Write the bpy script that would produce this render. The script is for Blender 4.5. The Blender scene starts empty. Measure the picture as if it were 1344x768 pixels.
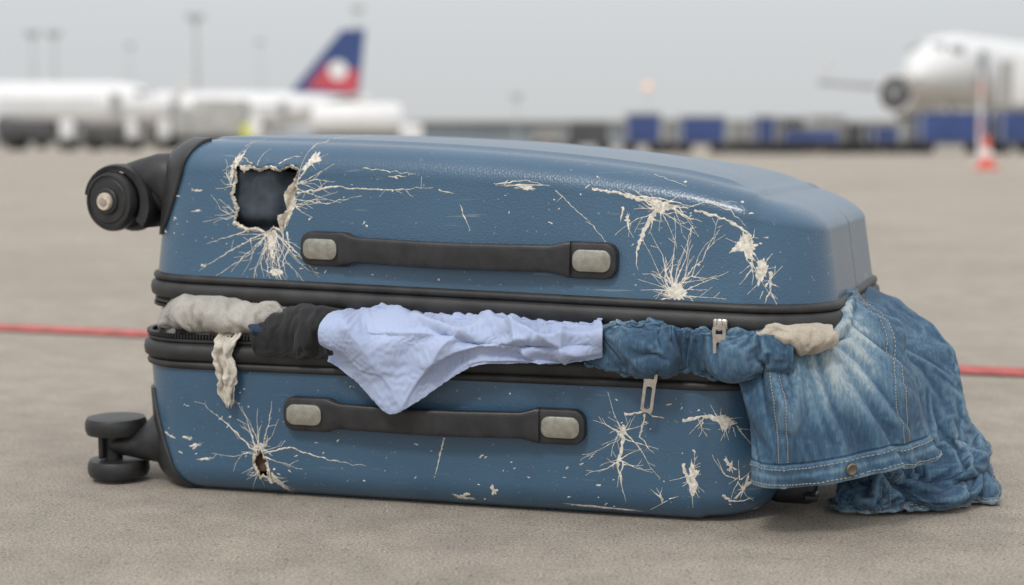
import bpy, bmesh, math, random, time
from mathutils import Vector, Matrix, noise
from mathutils.bvhtree import BVHTree
random.seed(7)
sc=bpy.context.scene
H=0.372
# ---------------------------------------------------------------- helpers
def M(name,col,rough=.6,metal=0,nscale=0,namt=.15,bump=0,bscale=300,spec=.5):
    m=bpy.data.materials.new(name); m.use_nodes=True
    nt=m.node_tree; b=nt.nodes['Principled BSDF']
    b.inputs['Base Color'].default_value=(*col,1); b.inputs['Roughness'].default_value=rough
    b.inputs['Metallic'].default_value=metal; b.inputs['Specular IOR Level'].default_value=spec
    tc=nt.nodes.new('ShaderNodeTexCoord')
    if nscale:
        n=nt.nodes.new('ShaderNodeTexNoise'); n.inputs['Scale'].default_value=nscale; n.inputs['Detail'].default_value=6
        nt.links.new(tc.outputs['Object'],n.inputs['Vector'])
        r=nt.nodes.new('ShaderNodeValToRGB')
        r.color_ramp.elements[0].position=.3; r.color_ramp.elements[1].position=.7
        r.color_ramp.elements[0].color=(*[c*(1-namt) for c in col],1)
        r.color_ramp.elements[1].color=(*[min(1,c*(1+namt)) for c in col],1)
        nt.links.new(n.outputs['Fac'],r.inputs['Fac']); nt.links.new(r.outputs['Color'],b.inputs['Base Color'])
    if bump:
        n=nt.nodes.new('ShaderNodeTexNoise'); n.inputs['Scale'].default_value=bscale; n.inputs['Detail'].default_value=4
        nt.links.new(tc.outputs['Object'],n.inputs['Vector'])
        bp=nt.nodes.new('ShaderNodeBump'); bp.inputs['Strength'].default_value=bump; bp.inputs['Distance'].default_value=.001
        nt.links.new(n.outputs['Fac'],bp.inputs['Height']); nt.links.new(bp.outputs['Normal'],b.inputs['Normal'])
    return m
def empty(name,loc=(0,0,0)):
    e=bpy.data.objects.new(name,None); e.location=loc; sc.collection.objects.link(e); e.empty_display_size=.1; return e
def mobj(name,vs,fs,mats,parent=None,smooth=True,mi=None,mtx=None):
    me=bpy.data.meshes.new(name)
    if mtx is not None: vs=[mtx@Vector(v) for v in vs]
    me.from_pydata([tuple(v) for v in vs],[],fs)
    if not isinstance(mats,(list,tuple)): mats=[mats]
    for m in mats: me.materials.append(m)
    if mi: me.polygons.foreach_set('material_index',mi)
    if smooth: me.polygons.foreach_set('use_smooth',[True]*len(me.polygons))
    me.update()
    o=bpy.data.objects.new(name,me); sc.collection.objects.link(o)
    if parent: o.parent=parent
    return o
class Geo:
    def __init__(s): s.v=[];s.f=[];s.m=[]
    def add(s,vs,fs,mi=0):
        k=len(s.v); s.v+= [Vector(v) for v in vs]; s.f+=[tuple(i+k for i in f) for f in fs]; s.m+=[mi]*len(fs)
    def box(s,c,d,mi=0,rot=None,bev=0):
        bm=bmesh.new(); bmesh.ops.create_cube(bm,size=1)
        for v in bm.verts: v.co=Vector((v.co.x*d[0],v.co.y*d[1],v.co.z*d[2]))
        if bev: bmesh.ops.bevel(bm,geom=bm.edges[:],offset=bev,segments=3,affect='EDGES',profile=.5)
        R=(rot if rot is not None else Matrix.Identity(3))
        bm.verts.index_update()
        s.add([R@v.co+Vector(c) for v in bm.verts],[[v.index for v in f.verts] for f in bm.faces],mi); bm.free()
    def lathe(s,prof,c,axis,mi=0,n=32):
        ax=Vector(axis).normalized(); a=ax.orthogonal().normalized(); b=ax.cross(a)
        vs=[];fs=[]
        for r,h in prof:
            for i in range(n):
                t=2*math.pi*i/n
                vs.append(Vector(c)+ax*h+(a*math.cos(t)+b*math.sin(t))*r)
        for j in range(len(prof)-1):
            for i in range(n):
                k=(i+1)%n; fs.append((j*n+i,j*n+k,(j+1)*n+k,(j+1)*n+i))
        fs.append(tuple(range(n))[::-1]); fs.append(tuple(range((len(prof)-1)*n,len(prof)*n)))
        s.add(vs,fs,mi)
    def tube(s,pts,rad,mi=0,n=16,sq=(1,1)):
        vs=[];fs=[]; P=[Vector(p) for p in pts]
        up=Vector((0,0,1))
        for j,p in enumerate(P):
            t=(P[min(j+1,len(P)-1)]-P[max(j-1,0)]).normalized()
            a=t.cross(up); 
            if a.length<.1: a=t.cross(Vector((0,1,0)))
            a.normalize(); b=a.cross(t)
            for i in range(n):
                th=2*math.pi*i/n
                vs.append(p+a*math.cos(th)*rad[j]*sq[0]+b*math.sin(th)*rad[j]*sq[1])
        for j in range(len(P)-1):
            for i in range(n):
                k=(i+1)%n; fs.append((j*n+i,j*n+k,(j+1)*n+k,(j+1)*n+i))
        fs.append(tuple(range(n))[::-1]); fs.append(tuple(range((len(P)-1)*n,len(P)*n)))
        s.add(vs,fs,mi)
    def pad(s,c,w,h,r,th,mi=0,e=.0015):
        def rr(w,h,r,n=7):
            r=min(r,w-1e-4,h-1e-4); p=[]
            for cx,cz,a0 in ((w-r,h-r,0),(-w+r,h-r,90),(-w+r,-h+r,180),(w-r,-h+r,270)):
                for i in range(n+1):
                    a=math.radians(a0+90*i/n); p.append((cx+r*math.cos(a),cz+r*math.sin(a)))
            return p
        c=Vector(c); vs=[];L_=[(0,0),(0,-th+e),(e*.3,-th+e*.3),(e,-th)]
        for ins,y in L_:
            for x,z in rr(w/2-ins,h/2-ins,r-ins): vs.append(c+Vector((x,y,z)))
        n=len(vs)//4; fs=[]
        for j in range(3):
            for i in range(n): k=(i+1)%n; fs.append((j*n+i,j*n+k,(j+1)*n+k,(j+1)*n+i)[::-1])
        fs.append(tuple(range(3*n,4*n))[::-1]); s.add(vs,fs,mi)
    def obj(s,name,mats,parent=None,mtx=None,smooth=True):
        o=mobj(name,s.v,s.f,mats,parent,smooth,s.m,mtx)
        if smooth: o.data.set_sharp_from_angle(angle=math.radians(38))
        return o
def cr(a,b,c,d,t):
    return 0.5*((2*b)+(c-a)*t+(2*a-5*b+4*c-d)*t*t+(3*b-a-3*c+d)*t*t*t)
def crl(L,t):
    n=len(L)-1; x=min(max(t,0),1)*n; i=min(int(x),n-1); f=x-i
    g=lambda k:L[min(max(k,0),n)]
    return cr(g(i-1),g(i),g(i+1),g(i+2),f)
def sm(a,b,x):
    t=min(max((x-a)/(b-a),0),1); return t*t*(3-2*t)
# ---------------------------------------------------------------- materials
def shell_mat(name):
    m=bpy.data.materials.new(name); m.use_nodes=True; nt=m.node_tree; N=nt.nodes; Lk=nt.links
    b=N['Principled BSDF']
    tc=N.new('ShaderNodeTexCoord')
    n1=N.new('ShaderNodeTexNoise'); n1.inputs['Scale'].default_value=7; n1.inputs['Detail'].default_value=8
    Lk.new(tc.outputs['Object'],n1.inputs['Vector'])
    r1=N.new('ShaderNodeValToRGB'); r1.color_ramp.elements[0].position=.3; r1.color_ramp.elements[1].position=.75
    r1.color_ramp.elements[0].color=(.040,.097,.168,1); r1.color_ramp.elements[1].color=(.057,.127,.206,1)
    Lk.new(n1.outputs['Fac'],r1.inputs['Fac'])
    mp=N.new('ShaderNodeMapping'); mp.inputs['Scale'].default_value=(14,14,230); mp.inputs['Rotation'].default_value=(0,.25,0)
    Lk.new(tc.outputs['Object'],mp.inputs['Vector'])
    n2=N.new('ShaderNodeTexNoise'); n2.inputs['Scale'].default_value=1; n2.inputs['Detail'].default_value=3
    Lk.new(mp.outputs['Vector'],n2.inputs['Vector'])
    r2=N.new('ShaderNodeValToRGB'); r2.color_ramp.elements[0].position=.68; r2.color_ramp.elements[1].position=.80
    Lk.new(n2.outputs['Fac'],r2.inputs['Fac'])
    n3=N.new('ShaderNodeTexNoise'); n3.inputs['Scale'].default_value=260; n3.inputs['Detail'].default_value=2
    Lk.new(tc.outputs['Object'],n3.inputs['Vector'])
    r3=N.new('ShaderNodeValToRGB'); r3.color_ramp.elements[0].position=.70; r3.color_ramp.elements[1].position=.75
    Lk.new(n3.outputs['Fac'],r3.inputs['Fac'])
    ad=N.new('ShaderNodeMath'); ad.operation='MAXIMUM'; Lk.new(r2.outputs['Color'],ad.inputs[0]); Lk.new(r3.outputs['Color'],ad.inputs[1])
    mu=N.new('ShaderNodeMath'); mu.operation='MULTIPLY'; mu.inputs[1].default_value=.4; Lk.new(ad.outputs[0],mu.inputs[0])
    mx=N.new('ShaderNodeMixRGB'); Lk.new(mu.outputs[0],mx.inputs['Fac']); Lk.new(r1.outputs['Color'],mx.inputs['Color1']); mx.inputs['Color2'].default_value=(.5,.5,.47,1)
    Lk.new(mx.outputs['Color'],b.inputs['Base Color'])
    w1=N.new('ShaderNodeTexVoronoi'); w1.inputs['Scale'].default_value=400; w1.inputs['Randomness'].default_value=.75
    Lk.new(tc.outputs['Object'],w1.inputs['Vector'])
    bp=N.new('ShaderNodeBump'); bp.inputs['Strength'].default_value=.42; bp.inputs['Distance'].default_value=.0006
    Lk.new(w1.outputs['Distance'],bp.inputs['Height']); Lk.new(bp.outputs['Normal'],b.inputs['Normal'])
    rr=N.new('ShaderNodeMapRange'); rr.inputs['To Min'].default_value=.24; rr.inputs['To Max'].default_value=.40
    Lk.new(n1.outputs['Fac'],rr.inputs['Value']); Lk.new(rr.outputs['Result'],b.inputs['Roughness'])
    b.inputs['Coat Weight'].default_value=.28; b.inputs['Coat Roughness'].default_value=.18
    return m
SHELL=shell_mat('shell_blue')
CORE=M('torn_plastic',(.58,.52,.43),.75,nscale=120,namt=.45,bump=.6,bscale=500)
CHIP=M('crack_white',(.68,.64,.56),.75,nscale=260,namt=.35,bump=.5,bscale=900)
LINER=M('inner_lining',(.035,.042,.05),.8,nscale=60,namt=.3)
BLACK=M('black_plastic',(.022,.022,.024),.42,nscale=60,namt=.4,bump=.25,bscale=900)
RUB=M('black_rubber',(.026,.026,.027),.5,nscale=40,namt=.4,bump=.3,bscale=700)
TEETH=M('zip_teeth',(.015,.015,.017),.3)
METAL=M('zip_metal',(.62,.58,.53),.28,metal=1,nscale=200,namt=.2)
SILV=M('satin_plate',(.36,.35,.30),.36,metal=.65,nscale=150,namt=.2,bump=.2,bscale=900)
HUB=M('hub_cap',(.60,.52,.42),.45,metal=.2,nscale=200,namt=.2)
def cloth_mat(name,c1,c2,weave=900,rough=.9,bump=.35,sc1=12):
    m=M(name,c1,rough); nt=m.node_tree; N=nt.nodes; Lk=nt.links; b=N['Principled BSDF']
    tc=N.new('ShaderNodeTexCoord'); n=N.new('ShaderNodeTexNoise'); n.inputs['Scale'].default_value=sc1; n.inputs['Detail'].default_value=8
    Lk.new(tc.outputs['Object'],n.inputs['Vector'])
    r=N.new('ShaderNodeValToRGB'); r.color_ramp.elements[0].position=.35; r.color_ramp.elements[1].position=.68
    r.color_ramp.elements[0].color=(*c1,1); r.color_ramp.elements[1].color=(*c2,1); Lk.new(n.outputs['Fac'],r.inputs['Fac'])
    n2=N.new('ShaderNodeTexNoise'); n2.inputs['Scale'].default_value=weave; n2.inputs['Detail'].default_value=2
    Lk.new(tc.outputs['Object'],n2.inputs['Vector'])
    mx=N.new('ShaderNodeMixRGB'); mx.blend_type='OVERLAY'; mx.inputs['Fac'].default_value=.35 if bump>.3 else .08
    Lk.new(r.outputs['Color'],mx.inputs['Color1']); Lk.new(n2.outputs['Fac'],mx.inputs['Color2'])
    Lk.new(mx.outputs['Color'],b.inputs['Base Color'])
    bp=N.new('ShaderNodeBump'); bp.inputs['Strength'].default_value=bump; bp.inputs['Distance'].default_value=.0008
    Lk.new(n2.outputs['Fac'],bp.inputs['Height']); Lk.new(bp.outputs['Normal'],b.inputs['Normal'])
    b.inputs['Sheen Weight'].default_value=.1
    return m
def denim_mat():
    m=M('denim',(.05,.1,.18),.9); nt=m.node_tree; N=nt.nodes; Lk=nt.links; b=N['Principled BSDF']
    tc=N.new('ShaderNodeTexCoord')
    n=N.new('ShaderNodeTexNoise'); n.inputs['Scale'].default_value=16; n.inputs['Detail'].default_value=9; n.inputs['Roughness'].default_value=.65; Lk.new(tc.outputs['Object'],n.inputs['Vector'])
    mp=N.new('ShaderNodeMapping'); mp.inputs['Scale'].default_value=(420,420,90); Lk.new(tc.outputs['Object'],mp.inputs['Vector'])
    s=N.new('ShaderNodeTexNoise'); s.inputs['Scale'].default_value=1; s.inputs['Detail'].default_value=4; Lk.new(mp.outputs['Vector'],s.inputs['Vector'])
    g=N.new('ShaderNodeNewGeometry'); a=N.new('ShaderNodeAttribute'); a.attribute_name='fade'
    p=N.new('ShaderNodeMapRange'); p.inputs['From Min'].default_value=.45; p.inputs['From Max'].default_value=.56; p.inputs['To Min'].default_value=-.16; p.inputs['To Max'].default_value=.24
    Lk.new(g.outputs['Pointiness'],p.inputs['Value'])
    def add(x,y,k=1):
        q=N.new('ShaderNodeMath'); q.operation='MULTIPLY_ADD'; Lk.new(y,q.inputs[0]); q.inputs[1].default_value=k; Lk.new(x,q.inputs[2]); return q.outputs[0]
    f=add(p.outputs['Result'],n.outputs['Fac'],.62); f=add(f,s.outputs['Fac'],.40); f=add(f,a.outputs['Fac'],.50)
    r=N.new('ShaderNodeValToRGB'); e=r.color_ramp.elements; e[0].position=.32; e[0].color=(.012,.030,.062,1); e[1].position=1.0; e[1].color=(.36,.42,.44,1)
    q=e.new(.58); q.color=(.038,.092,.160,1); q=e.new(.80); q.color=(.125,.21,.285,1)
    Lk.new(f,r.inputs['Fac']); Lk.new(r.outputs['Color'],b.inputs['Base Color'])
    bp=N.new('ShaderNodeBump'); bp.inputs['Strength'].default_value=.5; bp.inputs['Distance'].default_value=.001
    Lk.new(s.outputs['Fac'],bp.inputs['Height']); Lk.new(bp.outputs['Normal'],b.inputs['Normal']); b.inputs['Sheen Weight'].default_value=.1
    return m
SHIRT=cloth_mat('shirt_cotton',(.37,.44,.63),(.43,.50,.70),1500,.85,.12)
DENIM=denim_mat()
GREY=cloth_mat('grey_knit',(.32,.30,.28),(.44,.42,.38),700,.95,.5)
BEIGE=cloth_mat('beige_knit',(.42,.37,.30),(.52,.47,.39),700,.95,.5)
DARK=cloth_mat('black_knit',(.012,.012,.014),(.03,.03,.033),700,.95,.5)
STITCH=M('stitch_thread',(.48,.40,.27),.8)
LINT=cloth_mat('torn_lining',(.50,.46,.39),(.68,.64,.56),300,.95,.5,60)
# ---------------------------------------------------------------- shell generator (local coords)
XO=.028
def ring(L,W,d,r0,nL=230,nS=90,nC=22):
    r=max(r0-d*.8,.012); p=[]
    x0,x1,y0,y1=d-XO,L-d,d,W-d
    r=min(r,(y1-y0)/2-.001,(x1-x0)/2-.001)
    for i in range(nL): p.append((x0+r+(x1-x0-2*r)*i/nL,y0))
    for i in range(nC): a=-math.pi/2+math.pi/2*i/nC; p.append((x1-r+r*math.cos(a),y0+r+r*math.sin(a)))
    for i in range(nS): p.append((x1,y0+r+(y1-y0-2*r)*i/nS))
    for i in range(nC): a=math.pi/2*i/nC; p.append((x1-r+r*math.cos(a),y1-r+r*math.sin(a)))
    for i in range(nL): p.append((x1-r-(x1-x0-2*r)*i/nL,y1))
    for i in range(nC): a=math.pi/2+math.pi/2*i/nC; p.append((x0+r+r*math.cos(a),y1-r+r*math.sin(a)))
    for i in range(nS): p.append((x0,y1-r-(y1-y0-2*r)*i/nS))
    for i in range(nC): a=math.pi+math.pi/2*i/nC; p.append((x0+r+r*math.cos(a),y0+r+r*math.sin(a)))
    return p
class Shell:
    def __init__(s,L,W,Ht,R,r0,zbase,sgn,g,draft):
        s.L,s.W,s.zb,s.sg=L,W,zbase,sgn
        prof=[]
        n=46
        for i in range(n): z=(Ht-R)*i/n; prof.append((draft*z,z))
        d0=draft*(Ht-R)
        for i in range(16): a=math.pi/2*i/16; prof.append((d0+R*(1-math.cos(a)),Ht-R+R*math.sin(a)))
        d1=d0+R; m=34; dm=W/2-.02
        for i in range(m):
            t=i/(m-1); d=d1+(dm-d1)*t; prof.append((d,Ht+.006*math.sin(t*math.pi/2)))
        s.prof=prof; V=[];s.nr=None
        for d,z in prof:
            rg=ring(L,W,d,r0); s.nr=len(rg)
            for k,(x,y) in enumerate(rg):
                zz=z*g(x)
                if d>d1: zz+=.0028*sm(d1+.012,d1+.02,d)*sm(L-.085,L-.11,x)
                e=sm(L-.078,L-.071,x)*.0028
                ys=e*(1-sm(d0,d1,d)); y=y+(ys if y<W/2 else -ys)
                if z>Ht-R: zz-=e*sm(Ht-R,Ht,z)
                V.append(Vector((x,y,zbase+sgn*zz)))
        s.V=V; F=[]; nr=s.nr
        for j in range(len(prof)-1):
            for i in range(nr):
                k=(i+1)%nr; q=(j*nr+i,j*nr+k,(j+1)*nr+k,(j+1)*nr+i)
                F.append(q if sgn>0 else q[::-1])
        c=tuple(range((len(prof)-1)*nr,len(prof)*nr)); F.append(c if sgn>0 else c[::-1])
        s.F=F
        s.bvh=BVHTree.FromPolygons(V,F)
    def front(s,x,z,off=0):
        h=s.bvh.ray_cast(Vector((x,-.5,z)),Vector((0,1,0)))
        if h[0] is None: return None,None
        n=h[1]
        if n.y>0: n=-n
        return h[0]+n*off,n
def inpoly(x,z,P):
    c=False; j=len(P)-1
    for i in range(len(P)):
        if (P[i][1]>z)!=(P[j][1]>z) and x<(P[j][0]-P[i][0])*(z-P[i][1])/(P[j][1]-P[i][1])+P[i][0]: c=not c
        j=i
    return c
LU=.730; LLo=.665
gU=lambda x:(1-.32*max(0,x/.71)**3.2)*(1-.09*sm(.57,.74,x))
gL=lambda x:1
UP=Shell(LU,.45,.150,.036,.085,.226,1,gU,.10)
LO=Shell(LLo,.45,.140,.034,.075,.140,-1,gL,.05)
MU=Matrix.Translation((-.395,1.64,0))@Matrix.Rotation(math.radians(-20),4,'Z')@Matrix.Translation((0,0,.228))@Matrix.Rotation(math.radians(.9),4,'Y')@Matrix.Translation((0,0,-.226))
ML=Matrix.Translation((-.387,1.60,0))@Matrix.Rotation(math.radians(-15),4,'Z')
suit=empty('suitcase')
HU=[(.097,.354),(.108,.3475),(.116,.350),(.128,.346),(.141,.350),(.153,.346),(.166,.351),(.177,.347),(.172,.336),(.175,.327),(.169,.318),(.168,.305),(.161,.298),(.158,.282),(.150,.285),(.141,.279),(.130,.283),(.117,.282),(.101,.289),(.105,.303),(.097,.318),(.101,.338)]
HL=[(.117,.046),(.121,.047),(.1245,.053),(.128,.044),(.132,.042),(.131,.035),(.133,.031),(.131,.021),(.126,.023),(.122,.020),(.119,.029),(.115,.036)]
def build_shell(S,holes,name,mtx):
    F=[]
    for f in S.F:
        if len(f)==4:
            c=sum((S.V[i] for i in f),Vector())/4
            if c.y<.12 and any(inpoly(c.x,c.z,h) for h in holes): continue
        F.append(f)
    o=mobj(name,S.V,F,[SHELL,LINER,CORE],suit,True,None,mtx)
    md=o.modifiers.new('thick','SOLIDIFY'); md.thickness=.0028; md.offset=-1; md.material_offset=1; md.material_offset_rim=2
    return o
build_shell(UP,[HU],'upper_shell',MU)
build_shell(LO,[HL],'lower_shell',ML)
for S,hp,mtx,nm in ((UP,HU,MU,'upper_lining'),(LO,HL,ML,'lower_lining')):
    xs=[p[0] for p in hp]; zs=[p[1] for p in hp]
    x0,x1,z0,z1=min(xs)-.03,max(xs)+.03,max(min(zs)-.02,.004),max(zs)-.003
    vs=[];fs=[];nx,nz=24,22
    for j in range(nz+1):
        for i in range(nx+1):
            x=x0+(x1-x0)*i/nx; z=z0+(z1-z0)*j/nz
            rc=-.008-.016*sm(.50,.66,i/nx)-.012*sm(.42,.25,j/nz)-.002*noise.noise(Vector((x*40,z*40,1)))
            p,n=S.front(x,z,rc)
            vs.append(p)
    for j in range(nz):
        for i in range(nx): a=j*(nx+1)+i; fs.append((a,a+1,a+nx+2,a+nx+1))
    SL=M(nm+'_mat',(.036,.050,.068),.55,nscale=80,namt=.3) if S is UP else M(nm+'_mat',(.11,.07,.045),.8,nscale=80,namt=.5)
    mobj(nm,vs,fs,SL,suit,True,None,mtx)
# ---------------------------------------------------------------- rim bands + zip
def sweep(S_L,S_W,r0,prof,name,mat,mtx,closed=True,res=(160,80,16)):
    vs=[];fs=[];nr=0
    for d,z in prof:
        rg=ring(S_L,S_W,d,r0,*res); nr=len(rg)
        for x,y in rg: vs.append((x,y,z))
    n=len(prof)
    for j in range(n if closed else n-1):
        for i in range(nr):
            k=(i+1)%nr; j2=(j+1)%n
            fs.append((j*nr+i,j*nr+k,j2*nr+k,j2*nr+i))
    o=mobj(name,vs,fs,mat,suit,True,None,mtx); o.data.set_sharp_from_angle(angle=math.radians(50)); return o
pu=[(.006,.231),(.000,.231),(-.0035,.2295),(-.0045,.2265),(-.0035,.2235),(-.0012,.2225),(-.0035,.2215),(-.0065,.219),(-.0075,.213),(-.0065,.207),(-.003,.204),(-.0010,.203),(-.003,.2015),(-.003,.199),(.000,.1975),(.008,.1975),(.010,.202)]
sweep(LU,.45,.085,pu,'upper_rim_band',RUB,MU)
pl=[(d,.1685-(z-.1975)*1.0) for d,z in pu]
sweep(LLo,.45,.075,pl,'lower_rim_band',RUB,ML)
def teeth(L,W,r0,z,name,mtx,sg):
    g=Geo(); rg=ring(L,W,-.0015,r0,400,200,50)
    P=[Vector((x,y,0)) for x,y in rg]; P.append(P[0]); acc=0; step=.0036; nxt=0
    for a,b in zip(P,P[1:]):
        l=(b-a).length
        while nxt<=acc+l:
            p=a.lerp(b,(nxt-acc)/max(l,1e-9)); t=(b-a).normalized(); R=Matrix((t,Vector((-t.y,t.x,0)),Vector((0,0,1)))).transposed()
            g.box((p.x,p.y,z),(.0021,.0056,.0036),0,R); nxt+=step
        acc+=l
    g.obj(name,[TEETH],suit,mtx,False)
teeth(LU,.45,.085,.1957,'upper_zip_teeth',MU,1)
teeth(LLo,.45,.075,.1705,'lower_zip_teeth',ML,-1)
# ---------------------------------------------------------------- handles
def handle(S,x0,x1,z,mtx,name):
    g=Geo()
    L=x1-x0
    for sgn,xe in ((1,x0),(-1,x1)):
        yb=S.front(xe+sgn*.025,z)[0].y
        g.pad((xe+sgn*.029,yb+.004,z),.060,.0355,.0125,.0155,0,.003)
        g.pad((xe+sgn*.0235,yb-.0105,z),.039,.0215,.0085,.0035,1,.0012)
    n=50; vs=[];fs=[]; m=20; yb=S.front((x0+x1)/2,z)[0].y
    for i in range(n+1):
        t=i/n; x=x0+.045+(L-.090)*t; e=abs(2*t-1)
        hh=.0134+.0040*sm(.82,.99,e)
        yy=yb-.0095-.005*(1-e**4); th=.0062
        zc=z+.0008*math.cos(t*math.pi*2)
        for k in range(m):
            a=2*math.pi*k/m; ca,sa=math.cos(a),math.sin(a)
            q=lambda v:(abs(v)**.4)*(1 if v>0 else -1)
            vs.append((x,yy+th*q(ca)*.9,zc+hh*q(sa)))
    for i in range(n):
        for k in range(m):
            kk=(k+1)%m; fs.append((i*m+k,i*m+kk,(i+1)*m+kk,(i+1)*m+k))
    fs.append(tuple(range(m))); fs.append(tuple(range(n*m,(n+1)*m)))
    g.add(vs,fs,0)
    g.obj(name,[BLACK,SILV],suit,mtx)
handle(UP,.188,.528,.266,MU,'upper_side_handle')
handle(LO,.157,.476,.094,ML,'lower_side_handle')
# ---------------------------------------------------------------- wheel housings
def housing(S,i0,edge,v0,v1,name,mtx,off=.0035):
    nr=S.nr; vs=[];fs=[]
    def P(i,j):
        i%=nr
        p=S.V[j*nr+i]; a=S.V[j*nr+(i+1)%nr]; b=S.V[min(j+1,len(S.prof)-1)*nr+i]
        n=(a-p).cross(b-p)*S.sg
        return p+n.normalized()*off if n.length>1e-12 else p
    rows=range(v0,v1); nc=60
    for j in rows:
        t=(j-v0)/(v1-1-v0); e=edge(t)
        for q in range(nc+1):
            f=i0+(e-i0)*q/nc; a=math.floor(f); vs.append(P(a,j).lerp(P(a+1,j),f-a))
    for jj in range(len(rows)-1):
        for q in range(nc):
            a=jj*(nc+1)+q; w=(a,a+1,a+nc+2,a+nc+1); fs.append(w if S.sg>0 else w[::-1])
    o=mobj(name,vs,fs,[BLACK],suit,True,None,mtx)
    md=o.modifiers.new('t','SOLIDIFY'); md.thickness=.005; md.offset=-1
    return o
housing(UP,-46,lambda t:-22+22*(.42+.44*math.sqrt(t)),18,61,'upper_wheel_housing',MU)
housing(LO,-44,lambda t:-22+22*(.40+.46*t),14,62,'lower_wheel_housing',ML)
def wheel(g,c,axis,r,w):
    pr=[(r*.25,-w/2),(r*.72,-w/2),(r*.76,-w/2+.0015),(r*.84,-w/2+.0015),(r*.86,-w/2),(r*.94,-w/2+.0006),(r,-w/2+.005),(r*1.005,0),(r,w/2-.005),(r*.94,w/2-.0006),(r*.86,w/2),(r*.25,w/2)]
    g.lathe(pr,c,axis,0,48)
def upper_caster(yc,name):
    g=Geo(); c=Vector((-.041-XO,yc,.306)); ax=Vector((.12,1,0)).normalized()
    wheel(g,c-ax*.014,ax,.0335,.017); wheel(g,c+ax*.014+Vector((.006,0,-.001)),ax,.0335,.017)
    g.lathe([(.004,-.030),(.0092,-.030),(.0098,-.029),(.0098,-.02)],c,ax,1,28)
    g.lathe([(.0025,-.0318),(.0045,-.0318),(.0048,-.029)],c,ax,2,20)
    g.lathe([(.0125,-.0258),(.0135,-.0258),(.0148,-.0245),(.0150,-.02)],c,ax,0,28)
    n=26; vs=[];fs=[]
    for i in range(n+1):
        a=math.radians(-35+205*i/n); ct=math.cos(a); st=math.sin(a); fl=.0+.002*math.sin(i/n*math.pi)
        ri=.0352; ro=.0395+fl+.010*sm(.7,0,i/n)
        for rr,yy in ((ri,-.016),(ro-.002,-.017),(ro,-.012),(ro,.014),(ro-.002,.019),(ri,.018)):
            vs.append(c+Vector((ct*rr,yy,st*rr)))
    for i in range(n):
        for k in range(6):
            kk=(k+1)%6; fs.append((i*6+k,i*6+kk,(i+1)*6+kk,(i+1)*6+k))
    fs.append(tuple(range(6))); fs.append(tuple(range(n*6,n*6+6)))
    g.add(vs,fs,0)
    g.tube([c+Vector((.010,.001,.028)),c+Vector((.026,.001,.029)),c+Vector((.044,.003,.030)),c+Vector((.060,.006,.026)),c+Vector((.07,.01,.02))],[.015,.019,.024,.031,.034],0,20,(.8,1.0))
    g.tube([c+Vector((.020,.001,.010)),c+Vector((.034,.002,.012)),c+Vector((.05,.004,.010)),c+Vector((.066,.01,.008))],[.010,.014,.020,.026],0,20,(.8,1.0))
    g.obj(name,[BLACK,HUB,METAL],suit,MU)
def lower_caster(yc,name):
    g=Geo(); ax=Vector((0,0,1)); x=-.040-XO
    wheel(g,Vector((x+.002,yc,.0145)),ax,.0335,.019); wheel(g,Vector((x,yc,.0615)),ax,.0335,.019)
    g.lathe([(.010,.024),(.010,.052)],Vector((x-.004,yc,0)),ax,0,20)
    g.box((x-.012,yc,.038),(.006,.03,.026),0,None,.002)
    g.tube([(x-.006,yc,.038),(x+.014,yc,.040),(x+.034,yc,.042),(x+.050,yc+.004,.046),(x+.062,yc+.01,.052)],[.010,.014,.020,.030,.036],0,20,(1,.9))
    g.obj(name,[BLACK],suit,ML)
upper_caster(.050,'upper_front_caster'); upper_caster(.40,'upper_rear_caster')
lower_caster(.045,'lower_front_caster'); lower_caster(.40,'lower_rear_caster')
g=Geo(); g.box((.672,.10,.022),(.05,.03,.030),0,None,.010); g.box((.672,.36,.022),(.05,.03,.030),0,None,.010)
g.box((.692,.085,.018),(.014,.026,.008),0,None,.003)
g.obj('support_feet',[BLACK,METAL],suit,ML)
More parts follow.
